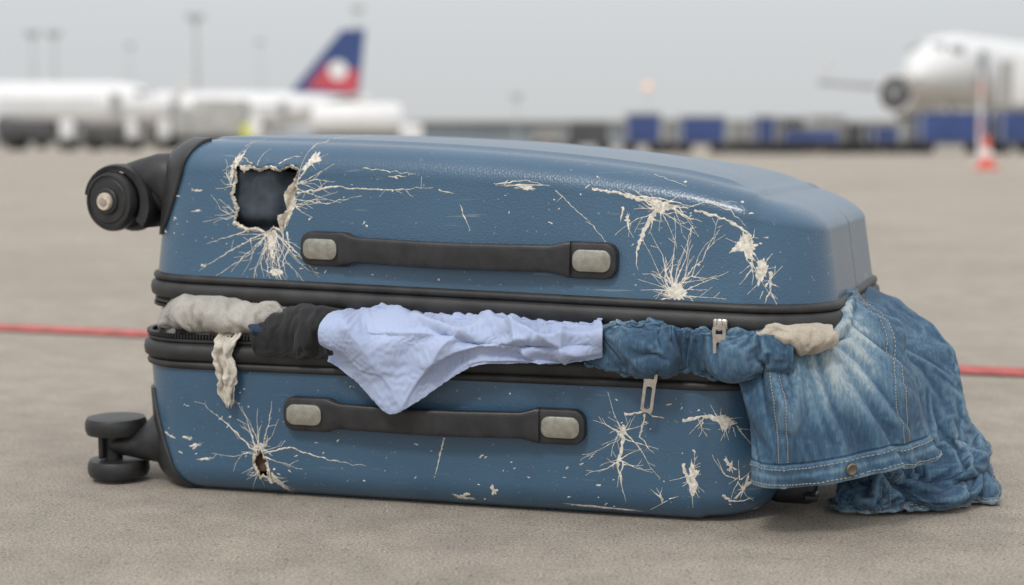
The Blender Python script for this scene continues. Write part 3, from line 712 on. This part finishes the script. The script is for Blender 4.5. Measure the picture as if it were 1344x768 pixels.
# ---- let the garments settle on simplified stand-ins, then freeze the result
cols=[]
pc=[(.03,.172),(-.006,.170),(-.0075,.160),(-.0075,.142),(-.001,.139),(.006,.034),(.030,.002),(.08,.0)]
cols.append(sweep(LLo,.45,.075,pc,'tmp_low',RUB,ML,False,(40,20,6)))
pc2=[(.08,.200),(.0,.198),(-.0075,.2),(-.0075,.222),(-.002,.23),(.01,.30)]
cols.append(sweep(LU,.45,.085,pc2,'tmp_up',RUB,MU,False,(40,20,6)))
cols.append(mobj('tmp_ground',[(-1,0.5,0),(2,.5,0),(2,3,0),(-1,3,0)],[(0,1,2,3)],RUB))
for vs_,fs_ in STUFF: cols.append(mobj('tmp_stuff',vs_,fs_,RUB))
for k in cols:
    m=k.modifiers.new('col','COLLISION'); k.collision.thickness_outer=.002; k.collision.cloth_friction=12; k.collision.use_culling=False
t0=time.time(); sc.frame_start=1; sc.frame_end=FR
for f in range(1,FR+1): sc.frame_set(f)
dg=bpy.context.evaluated_depsgraph_get()
for s in SIMS:
    ev=s.o.evaluated_get(dg); s.new=[v.co.copy() for v in ev.data.vertices]
for s in SIMS:
    s.o.modifiers.remove(s.o.modifiers['cloth'])
    if all(abs(c.x)<3 and c.z==c.z for c in s.new):
        for v,c in zip(s.o.data.vertices,s.new): v.co=c; v.co.z=max(v.co.z,.0018)
    s.o.data.update()
for k in cols: bpy.data.objects.remove(k,do_unlink=True)
sc.frame_set(1)
print('SIMTIME',time.time()-t0)
def fade(cl,f):
    a=cl.o.data.attributes.new('fade','FLOAT','POINT')
    a.data.foreach_set('value',[f((k%cl.w)/cl.nu,(k//cl.w)/cl.nv) for k in range(len(cl.o.data.vertices))])
gs=lambda x,c,w:math.exp(-((x-c)/w)**2)
def ud(u,c): d=abs(u-c)%1; return min(d,1-d)
fade(ja,lambda u,v:.72*math.exp(-(ud(u,.25)/.11)**2)*gs(v,.58,.17)+.35*gs(v,.93,.012)+.3*gs(v,.995,.012))
fade(jb,lambda u,v:.25*math.exp(-(ud(u,.15)/.1)**2)*gs(v,.5,.2)+.3*gs(v,.99,.015))
fade(jc,lambda u,v:.12*math.sin(v*9))
def seam(cl,path,g,depth=.0012):
    vs=[cl.at(i,j) for i,j in path]; P=[(v.co.copy(),v.normal.copy()) for v in vs]
    for k in range(len(P)-1):
        a,na=P[k]; b,nb=P[k+1]; n=(na+nb).normalized(); t=(b-a); l=t.length
        if l<1e-5: continue
        t/=l; sd=t.cross(n).normalized()*.00036; o_=n*(cl.thick*.5+.0004)
        p=a+t*l*.12+o_; q=a+t*l*.74+o_
        g.add([p-sd,p+sd,q+sd,q-sd,p+n*.0004,q+n*.0004],[(0,1,4),(2,3,5),(0,4,5,3),(4,1,2,5)])
for cl,cs in ((ja,(20,21,54,55)),(jb,(9,10,46,47))):
    for i in cs:
        for j in range(38,cl.nv+1):
            v=cl.at(i,j); v.co+=v.normal*.0012
for cl,j0 in ((ja,106),(jb,120)):
    for i in range(cl.w):
        v=cl.at(i,j0); v.co-=v.normal*.0022
        for j in range(j0+1,cl.nv+1): v=cl.at(i,j); v.co+=v.normal*.0018
ja.o.data.update(); jb.o.data.update()
g=Geo()
for i in (19,22): seam(ja,[(i,j) for j in range(36,106)],g)
for i in (53,56): seam(ja,[(i,j) for j in range(35,106)],g)
for j in (108,117): seam(ja,[(i,j) for i in range(0,141)],g)
for i in (8,11): seam(jb,[(i,j) for j in range(32,120)],g)
for i in (45,48): seam(jb,[(i,j) for j in range(32,120)],g)
for j in (122,128): seam(jb,[(i,j) for i in range(0,141)],g)
seam(jc,[(96,j) for j in range(10,92)],g)
g.obj('stitching',[STITCH],jeans,None,False)
g=Geo(); v=ja.at(37,112); g.lathe([(.0062,-.002),(.0062,.0028),(.0048,.0038),(.003,.0028)],v.co,v.normal,0,20); g.obj('jeans_button',[M('button_brass',(.22,.19,.16),.4,metal=1)],jeans)
for s in SIMS: s.done()
sx=[.094,.096,.092,.096,.094,.096]; szz=[.185,.172,.155,.135,.118,.100]; sy=[.03,-.008,-.015,-.014,-.012,-.010]
def stP(u,v):
    w=crl([.010,.012,.010,.011,.008,.003],v)*(1+.35*noise.noise(Vector((v*14,round(u)*7,2)))); return LL(crl(sx,v)+(u-.5)*2*w+.003*noise.noise(Vector((v*9,u*3,0))),crl(sy,v)-.003*math.sin(u*9+v*3),crl(szz,v)+.010*noise.noise(Vector((u*9,v*2,4)))*v)
st=Cloth('torn_lining_strip',stP,24,60,LINT,False,.001,lambda u,v,p:noise.noise(Vector((u*6,v*8,1)))*.005,suit,1); st.done()
# ---------------------------------------------------------------- ground
def ground_mat():
    m=bpy.data.materials.new('concrete_apron'); m.use_nodes=True; nt=m.node_tree;N=nt.nodes;Lk=nt.links; b=N['Principled BSDF']
    tc=N.new('ShaderNodeTexCoord')
    def nz(s,d=8,r=.6):
        n=N.new('ShaderNodeTexNoise'); n.inputs['Scale'].default_value=s; n.inputs['Detail'].default_value=d; n.inputs['Roughness'].default_value=r
        Lk.new(tc.outputs['Object'],n.inputs['Vector']); return n
    def ramp(src,p0,c0,p1,c1):
        r=N.new('ShaderNodeValToRGB'); r.color_ramp.elements[0].position=p0; r.color_ramp.elements[1].position=p1; r.color_ramp.elements[0].color=(*c0,1); r.color_ramp.elements[1].color=(*c1,1); Lk.new(src,r.inputs['Fac']); return r.outputs['Color']
    def mul(a,b_):
        x=N.new('ShaderNodeMixRGB'); x.blend_type='MULTIPLY'; x.inputs['Fac'].default_value=1; Lk.new(a,x.inputs['Color1']); Lk.new(b_,x.inputs['Color2']); return x.outputs['Color']
    col=ramp(nz(1.1,9).outputs['Fac'],.3,(.355,.312,.265),.72,(.480,.430,.372))
    f=nz(380,4,.75)
    col=mul(col,ramp(f.outputs['Fac'],.34,(.42,.41,.40),.66,(1.48,1.47,1.44)))
    col=mul(col,ramp(nz(14,6,.65).outputs['Fac'],.35,(.82,.82,.82),.65,(1.06,1.05,1.04)))
    col=mul(col,ramp(nz(95,3,.6).outputs['Fac'],.30,(.72,.71,.70),.42,(1,1,1)))
    v=N.new('ShaderNodeTexVoronoi'); v.inputs['Scale'].default_value=70; Lk.new(tc.outputs['Object'],v.inputs['Vector'])
    col=mul(col,ramp(v.outputs['Distance'],.05,(.45,.43,.42),.10,(1,1,1)))
    mp=N.new('ShaderNodeMapping'); mp.inputs['Rotation'].default_value=(0,0,.10); mp.inputs['Location'].default_value=(4.2,2.6,0); Lk.new(tc.outputs['Object'],mp.inputs['Vector'])
    bk=N.new('ShaderNodeTexBrick'); bk.offset=0; bk.inputs['Scale'].default_value=1; bk.inputs['Brick Width'].default_value=9; bk.inputs['Row Height'].default_value=7.5; bk.inputs['Mortar Size'].default_value=.02
    bk.inputs['Color1'].default_value=(1,1,1,1); bk.inputs['Color2'].default_value=(.93,.93,.93,1); bk.inputs['Mortar'].default_value=(.72,.71,.70,1); Lk.new(mp.outputs['Vector'],bk.inputs['Vector'])
    col=mul(col,bk.outputs['Color'])
    Lk.new(col,b.inputs['Base Color']); b.inputs['Roughness'].default_value=.9
    bp=N.new('ShaderNodeBump'); bp.inputs['Strength'].default_value=.9; bp.inputs['Distance'].default_value=.002
    Lk.new(f.outputs['Fac'],bp.inputs['Height']); Lk.new(bp.outputs['Normal'],b.inputs['Normal'])
    return m
GM=ground_mat()
mobj('concrete_ground',[(-2500,-50,0),(2500,-50,0),(2500,4000,0),(-2500,4000,0)],[(0,1,2,3)],GM,None,False)
RED=M('red_line_paint',(.46,.10,.09),.8,nscale=30,namt=.35)
d=Vector((.833+1.04,2.459-3.07,0)).normalized(); n_=Vector((-d.y,d.x,0)); c0=Vector((-1.04,3.05,.004))
p0=c0-d*30; p1=c0+d*40
mobj('red_marking_line',[p0-n_*.042,p1-n_*.042,p1+n_*.042,p0+n_*.042],[(0,1,2,3)],RED,None,False)
# ---------------------------------------------------------------- background
WHITE=M('aircraft_white',(.78,.78,.78),.4,nscale=.5,namt=.05)
GREYP=M('aircraft_gray',(.36,.37,.38),.5,nscale=1,namt=.15)
DK=M('dark_gray',(.09,.09,.095),.6,nscale=1,namt=.3)
NAVY=M('fin_navy',(.04,.075,.22),.5,nscale=.5,namt=.1)
REDP=M('fin_red',(.55,.08,.10),.5,nscale=.5,namt=.1)
BLUEC=M('cart_blue',(.045,.085,.26),.6,nscale=1,namt=.2)
TYRE=M('tyre',(.03,.03,.03),.9)
YEL=M('hi_vis_yellow',(.75,.75,.05),.7)
def airliner(loc,yaw,scale=1,engs=None):
    e=empty('airliner',loc); e.rotation_euler=(0,0,yaw); e.scale=(scale,)*3
    g=Geo(); r=1.98; zc=3.6
    prof=[(0,.05,-.45),(.3,.6,-.35),(.9,1.05,-.22),(1.9,1.5,-.08),(3.2,1.82,0),(5,r,0),(25,r,0),(28,1.85,.1),(31,1.45,.45),(34,.9,.85),(36.5,.45,1.15),(37.5,.2,1.25)]
    n=28; vs=[];fs=[]
    for x,rr,dz in prof:
        for i in range(n):
            t=2*math.pi*i/n; vs.append((-x,rr*math.cos(t),zc+dz+rr*math.sin(t)))
    for j in range(len(prof)-1):
        for i in range(n): k=(i+1)%n; fs.append((j*n+i,j*n+k,(j+1)*n+k,(j+1)*n+i))
    fs.append(tuple(range(n))); fs.append(tuple(range((len(prof)-1)*n,len(prof)*n)))
    g.add(vs,fs,0)
    for s in (-1,1):
        g.box((-1.75,s*.45,zc+1.05),(.5,.75,.42),1,Matrix.Rotation(.75,3,'Y')); g.box((-2.4,s*1.15,zc+1.0),(.8,.5,.45),1,Matrix.Rotation(-.35*s,3,'Z'))
        for k in range(38): g.box((-6-k*.62,s*(r-.005),zc+.45),(.24,.06,.36),1)
        for xx in (-4.2,-29): g.box((xx,s*(r if xx>-10 else 1.72),zc+.1),(.85,.05,1.8),1)
    def wing(pts,th,mi):
        vs=[]
        for (x,y,z) in pts: vs+= [(x,y,z+th/2),(x,y,z-th/2)]
        g.add(vs,[(0,2,4,6),(7,5,3,1),(0,1,3,2),(2,3,5,4),(4,5,7,6),(6,7,1,0)],mi)
    for s in (-1,1):
        wing([(-12.5,s*1.2,zc-1.1),(-21,s*17,zc+.35),(-22.3,s*17,zc+.35),(-18.8,s*1.2,zc-1.1)],.34,1)
        wing([(-21.2,s*16.8,zc+.5),(-22.6,s*17.2,zc+2.4),(-23.2,s*17.2,zc+2.4),(-22.3,s*16.8,zc+.5)],.1,0)
        wing([(-32.5,s*.6,zc+1),(-36.2,s*6,zc+1.5),(-37.3,s*6,zc+1.5),(-35.8,s*.6,zc+1)],.2,0)
    for (ex,ey,ez) in (engs or [(-12.5,5.75,zc-1.85),(-12.5,-5.75,zc-1.85)]):
        g.lathe([(1.05,0),(1.12,-.6),(1.12,-1.0),(1.05,-2.4),(.8,-3.4),(.55,-3.9)],(ex,ey,ez),(1,0,0),0,24)
        g.lathe([(.90,0),(.90,.03)],(ex,ey,ez),(1,0,0),2,24); g.lathe([(.3,.03),(.02,.35)],(ex,ey,ez),(1,0,0),1,12)
        g.box((ex-2.6,ey,ez+1.15),(2.6,.25,.7),0)
    y=.16
    F=[(-29.2,5.2),(-34.6,11.6),(-36.9,11.7),(-36.2,5.0)]
    vs=[(x,-y,z) for x,z in F]+[(x,y,z) for x,z in F]
    g.add(vs,[(3,2,1,0),(4,5,6,7),(0,1,5,4),(1,2,6,5),(2,3,7,6),(3,0,4,7)],3)
    for s in (-1,1):
        v=[(-31.0,6.0),(-33.2,8.4),(-36.3,7.6),(-36.0,5.4)]
        g.add([(x,s*(y+.012),z) for x,z in v],[(0,1,2,3)],4)
        g.lathe([(.95,0),(.95,.01)],(-34.2,s*(y+.03),7.7),(0,s,0),0,20)
    for x,yy in ((-4.8,0),(-17.3,3.2),(-17.3,-3.2)):
        g.box((x,yy,1.3),(.25,.25,2.3),1)
        for s in (-.3,.3): g.lathe([(.3,-.14),(.55,-.12),(.55,.12),(.3,.14)],(x,yy+s,.56),(0,1,0),5,16)
    o=g.obj('airframe',[WHITE,GREYP,DK,NAVY,REDP,TYRE],e); return e
airliner((-26.8,120,0),math.radians(0),.95)
airliner((-51.3,150,0),math.radians(180),1.0)
airliner((21.6,82,.75),math.radians(-130),1.04,engs=[(-12.5,-6.3,1.9),(-1.2,-1.6,2.35),(-12.5,6.3,1.9)])
def truck(name,x,y,yaw,w=2.2,l=6,h=2.6,mat=WHITE,cab=True,tank=False):
    e=empty(name,(x,y,0)); e.rotation_euler=(0,0,yaw); g=Geo()
    g.box((0,0,.75),(l,w*.8,.3),1)
    if tank: g.lathe([(.3,-l*.5),(h*.33,-l*.47),(h*.4,-l*.38),(h*.4,l*.24),(h*.33,l*.31),(.3,l*.33)],(0,0,1.0+h*.4),(1,0,0),0,24)
    else: g.box((-l*.12,0,1.0+(h-.9)/2),(l*.72,w,h-.9),0,None,.08)
    if cab:
        g.box((l*.4,0,1.35),(l*.2,w,1.3),3,None,.15); g.box((l*.43,0,1.65),(l*.165,w*.9,.55),2,None,.05)
    for sx in (-l*.32,l*.36):
        for s in (-1,1): g.lathe([(.2,-.14),(.45,-.12),(.45,.12),(.2,.14)],(sx,s*w*.42,.45),(0,1,0),1,18)
    g.obj('body',[mat,TYRE,DK,WHITE],e)
truck('nose_standin_truck',-12.2,128,0,2.5,9.5,3.6,WHITE,True,True)  # tank truck standing in for the rounded white nose of another aircraft
LG=M('equip_gray',(.42,.42,.40),.6,nscale=1,namt=.2)
truck('catering_truck',-17.8,96,0,2.4,4.4,3.1,LG); truck('service_truck',-20.6,98,math.pi,2.2,4.0,2.6,LG)
truck('service_truck',-31,100,0,2.2,5,1.9,DK); truck('service_truck',-26,99,0,2.0,3.6,1.6,DK)
def cart(x,y,w,h,mat,name='baggage_cart'):
    e=empty(name,(x,y,0)); g=Geo()
    g.box((0,0,.45),(w,1.5,.12),2); g.box((0,0,.51+h/2),(w*.94,1.35,h),0,None,.04)
    g.box((0,0,.55+h+.03),(w,1.5,.06),1)
    for sx in (-1,1):
        g.box((sx*w*.485,-.7,.5+h/2),(.07,.07,h),1)
        for s in (-1,1): g.lathe([(.1,-.07),(.24,-.06),(.24,.06),(.1,.07)],(sx*w*.36,s*.6,.24),(0,1,0),3,14)
    g.box((w*.62,0,.4),(w*.3,.06,.06),2)
    for k in range(1,4): g.box((-w*.47+w*.94*k/4,-.69,.5+h/2),(.03,.03,h*.9),2)
    g.obj('cart_body',[mat,LG,DK,TYRE],e)
TAN=M('crate_tan',(.42,.34,.27),.8,nscale=2,namt=.3)
for a,b,h,mt in ((742,800,.75,DK),(818,864,1.05,BLUEC),(870,884,.9,LG),(888,948,.95,BLUEC),(952,978,.8,LG),(985,1010,.95,BLUEC),(1018,1052,.9,DK),(1054,1100,1.0,LG),(1105,1130,.7,DK),(1134,1168,.55,BLUEC),(1196,1288,1.15,BLUEC),(1296,1350,1.2,BLUEC),(700,735,.5,LG),(1020,1098,.45,BLUEC),(1170,1192,.8,LG)):
    D=62 if mt!=LG else 66
    cart(((a+b)/2-672)*D/1983,D+random.uniform(-1,1),(b-a)*D/1983*.98,h,mt)
cart(32,74,3,1.6,TAN)
e=empty('jet_bridge',(26.0,78,0)); g=Geo()
g.box((1.2,0,3.6),(4.0,3,2.5),0,None,.1); g.box((8,2,3.9),(12,2.6,2.4),0,None,.1); g.box((-.85,-.6,3.6),(.3,1.2,2),1); g.box((1,0,1.3),(.7,.7,2.6),1); g.box((2.6,-1.52,3.7),(.9,.05,1.8),2); g.box((1,0,.4),(2.6,2,.5),1); g.box((-.1,-.6,1.5),(.25,.25,3.0),0); g.box((2.3,-.6,1.5),(.25,.25,3.0),0)
for s in (-1,1): g.lathe([(.2,-.2),(.5,-.18),(.5,.18),(.2,.2)],(1+s,-1,.5),(0,1,0),2,16)
g.obj('bridge_body',[WHITE,LG,DK],e)
OR=M('cone_orange',(.72,.13,.08),.6)
def cone(x,y,s=1):
    e=empty('traffic_cone',(x,y,0)); g=Geo(); g.box((0,0,.02*s),(.36*s,.36*s,.04*s),0,None,.01)
    g.lathe([(.14*s,.04*s),(.105*s,.2*s)],(0,0,0),(0,0,1),0,20); g.lathe([(.105*s,.2*s),(.075*s,.33*s)],(0,0,0),(0,0,1),1,20); g.lathe([(.075*s,.33*s),(.03*s,.55*s)],(0,0,0),(0,0,1),0,20)
    g.obj('cone_body',[OR,WHITE],e)
cone(7.25,23.2,.95); cone(1.4,64,.9)
g=Geo(); g.lathe([(.12,0),(.12,.06),(.03,.08),(.03,1.55)],(7.45,24.2,0),(0,0,1),0,14); g.lathe([(.034,.5),(.034,.8)],(7.45,24.2,0),(0,0,1),1,14); g.lathe([(.034,1.1),(.034,1.4)],(7.45,24.2,0),(0,0,1),1,14)
g.obj('marker_post',[WHITE,M('post_pink',(.75,.50,.46),.6)])
MAST=M('mast_steel',(.46,.48,.50),.6,nscale=1,namt=.1)
def mast(px,top,D=220,w=.35):
    x=(px-672)*D/1983; z=.37+(190-top)*D/1983
    e=empty('light_mast',(x,D,0)); g=Geo(); g.lathe([(w,0),(w*.55,z)],(0,0,0),(0,0,1),0,12)
    g.box((0,0,z),(2.6,.4,.35),0); g.box((0,0,z-.8),(2.0,.4,.3),0)
    for k in range(5): g.box((-1.1+.55*k,-.35,z-.35),(.42,.35,.45),1)
    g.obj('mast_body',[MAST,LG],e)
mast(262,22); mast(50,44,260,.25); mast(78,44,262,.25); mast(472,12,300,.25); mast(678,125,300,.2); mast(176,60,420,.2); mast(345,55,430,.2)
LAMP=bpy.data.materials.new('lit_lamp'); LAMP.use_nodes=True; bb=LAMP.node_tree.nodes['Principled BSDF']; bb.inputs['Base Color'].default_value=(.8,.5,.35,1); bb.inputs['Emission Color'].default_value=(1,.5,.25,1); bb.inputs['Emission Strength'].default_value=.55
D=150; e=empty('apron_lamp',((848-672)*D/1983,D,0)); g=Geo(); g.lathe([(.07,0),(.05,6)],(0,0,0),(0,0,1),0,10); g.lathe([(.15,5.75),(.4,5.95),(.4,6.25),(.15,6.4)],(0,0,0),(0,0,1),1,14); g.obj('lamp_body',[MAST,LAMP],e)
TB=M('terminal_wall',(.36,.39,.42),.8,nscale=.05,namt=.2); TG=M('terminal_glass',(.20,.24,.28),.4)  # distance haze is put into the colour: terminal kept pale bluish grey
e=empty('terminal_building',(20,420,0)); g=Geo()
g.box((40,0,3.1),(170,20,6.2),0); g.box((40,0,6.7),(174,24,.8),2); g.box((-70,15,2.2),(80,20,4.4),0)
for k in range(42): g.box((-42+k*4,-10.1,3.2),(3.2,.3,3.4),1)
g.obj('terminal_body',[TB,TG,LG],e)
TRE=M('tree_haze',(.26,.28,.26),.9,nscale=.05,namt=.3)
vs=[];fs=[];n=700
for i in range(n+1):
    x=-420+1000*i/n; hh=6.5+3*noise.noise(Vector((x*.03,0,0)))+2.2*noise.noise(Vector((x*.22,3,0)))+1.2*random.random()
    vs+=[(x,640,0),(x,640+3*math.sin(i),hh*.75),(x,648,hh),(x,660,0)]
for i in range(n):
    for k in range(3): a=i*4+k; fs.append((a,a+4,a+5,a+1))
mobj('distant_trees',vs,fs,TRE,None,False)
def worker(x,y):
    e=empty('ground_worker',(x,y,0)); 
    me=bpy.data.meshes.new('w'); V=[(0,0,.95),(0,0,1.2),(0,0,1.45),(0,0,1.55),(0,0,1.72),(.22,0,1.42),(.28,.02,1.12),(.25,-.1,.88),(-.22,0,1.42),(-.28,.02,1.12),(-.25,-.1,.88),(.11,0,.88),(.12,-.03,.48),(.13,0,.06),(.13,-.14,.03),(-.11,0,.88),(-.14,.05,.48),(-.16,.08,.06),(-.16,-.06,.03)]
    E=[(0,1),(1,2),(2,3),(3,4),(2,5),(5,6),(6,7),(2,8),(8,9),(9,10),(0,11),(11,12),(12,13),(13,14),(0,15),(15,16),(16,17),(17,18)]
    R=[.16,.17,.15,.06,.11,.08,.06,.04,.08,.06,.04,.11,.08,.06,.05,.11,.08,.06,.05]
    me.from_pydata(V,E,[]); o=bpy.data.objects.new('body',me); sc.collection.objects.link(o); o.parent=e
    md=o.modifiers.new('s','SKIN'); 
    for i,s in enumerate(me.skin_vertices[0].data): s.radius=(R[i],R[i]*.8); s.use_root=(i==0)
    o.modifiers.new('u','SUBSURF').levels=1
    me.materials.append(YEL)
worker((325-672)*90/1983,90)
# ---------------------------------------------------------------- world, sun, camera
w=bpy.data.worlds.new('World'); sc.world=w; w.use_nodes=True; nt=w.node_tree; N=nt.nodes; Lk=nt.links
bg=N['Background']; sky=N.new('ShaderNodeTexSky'); sky.sky_type='NISHITA'; sky.sun_disc=False
sky.sun_elevation=math.radians(55); sky.sun_rotation=math.radians(215); sky.dust_density=6
hs=N.new('ShaderNodeHueSaturation'); hs.inputs['Saturation'].default_value=.25; Lk.new(sky.outputs['Color'],hs.inputs['Color'])
tc=N.new('ShaderNodeTexCoord'); sp=N.new('ShaderNodeSeparateXYZ'); Lk.new(tc.outputs['Generated'],sp.inputs['Vector'])
rp=N.new('ShaderNodeValToRGB'); el=rp.color_ramp.elements; el[0].position=0; el[0].color=(6.7,6.85,6.95,1); el[1].position=.9; el[1].color=(12.2,12.4,12.7,1)
e1=rp.color_ramp.elements.new(.12); e1.color=(7.3,7.6,7.8,1)
Lk.new(sp.outputs['Z'],rp.inputs['Fac'])
mx=N.new('ShaderNodeMixRGB'); mx.inputs['Fac'].default_value=.88; Lk.new(hs.outputs['Color'],mx.inputs['Color1']); Lk.new(rp.outputs['Color'],mx.inputs['Color2'])
Lk.new(mx.outputs['Color'],bg.inputs['Color']); bg.inputs['Strength'].default_value=.1
sd=bpy.data.lights.new('sun','SUN'); sd.energy=1.3; sd.angle=math.radians(10); sd.color=(1,.96,.9); so=bpy.data.objects.new('sun',sd); sc.collection.objects.link(so)
so.rotation_euler=(math.radians(38),math.radians(-18),0)
cd=bpy.data.cameras.new('camera'); cam=bpy.data.objects.new('camera',cd); sc.collection.objects.link(cam); sc.camera=cam
cam.location=(0,0,H); cam.rotation_euler=(math.radians(90-5.58),0,0); cd.sensor_width=36; cd.lens=1983/1344*36
cd.clip_end=6000; cd.clip_start=.05; cd.dof.use_dof=True; cd.dof.focus_distance=1.49; cd.dof.aperture_fstop=3.4
sc.view_settings.view_transform='Standard'; sc.view_settings.look='None'; sc.view_settings.exposure=0
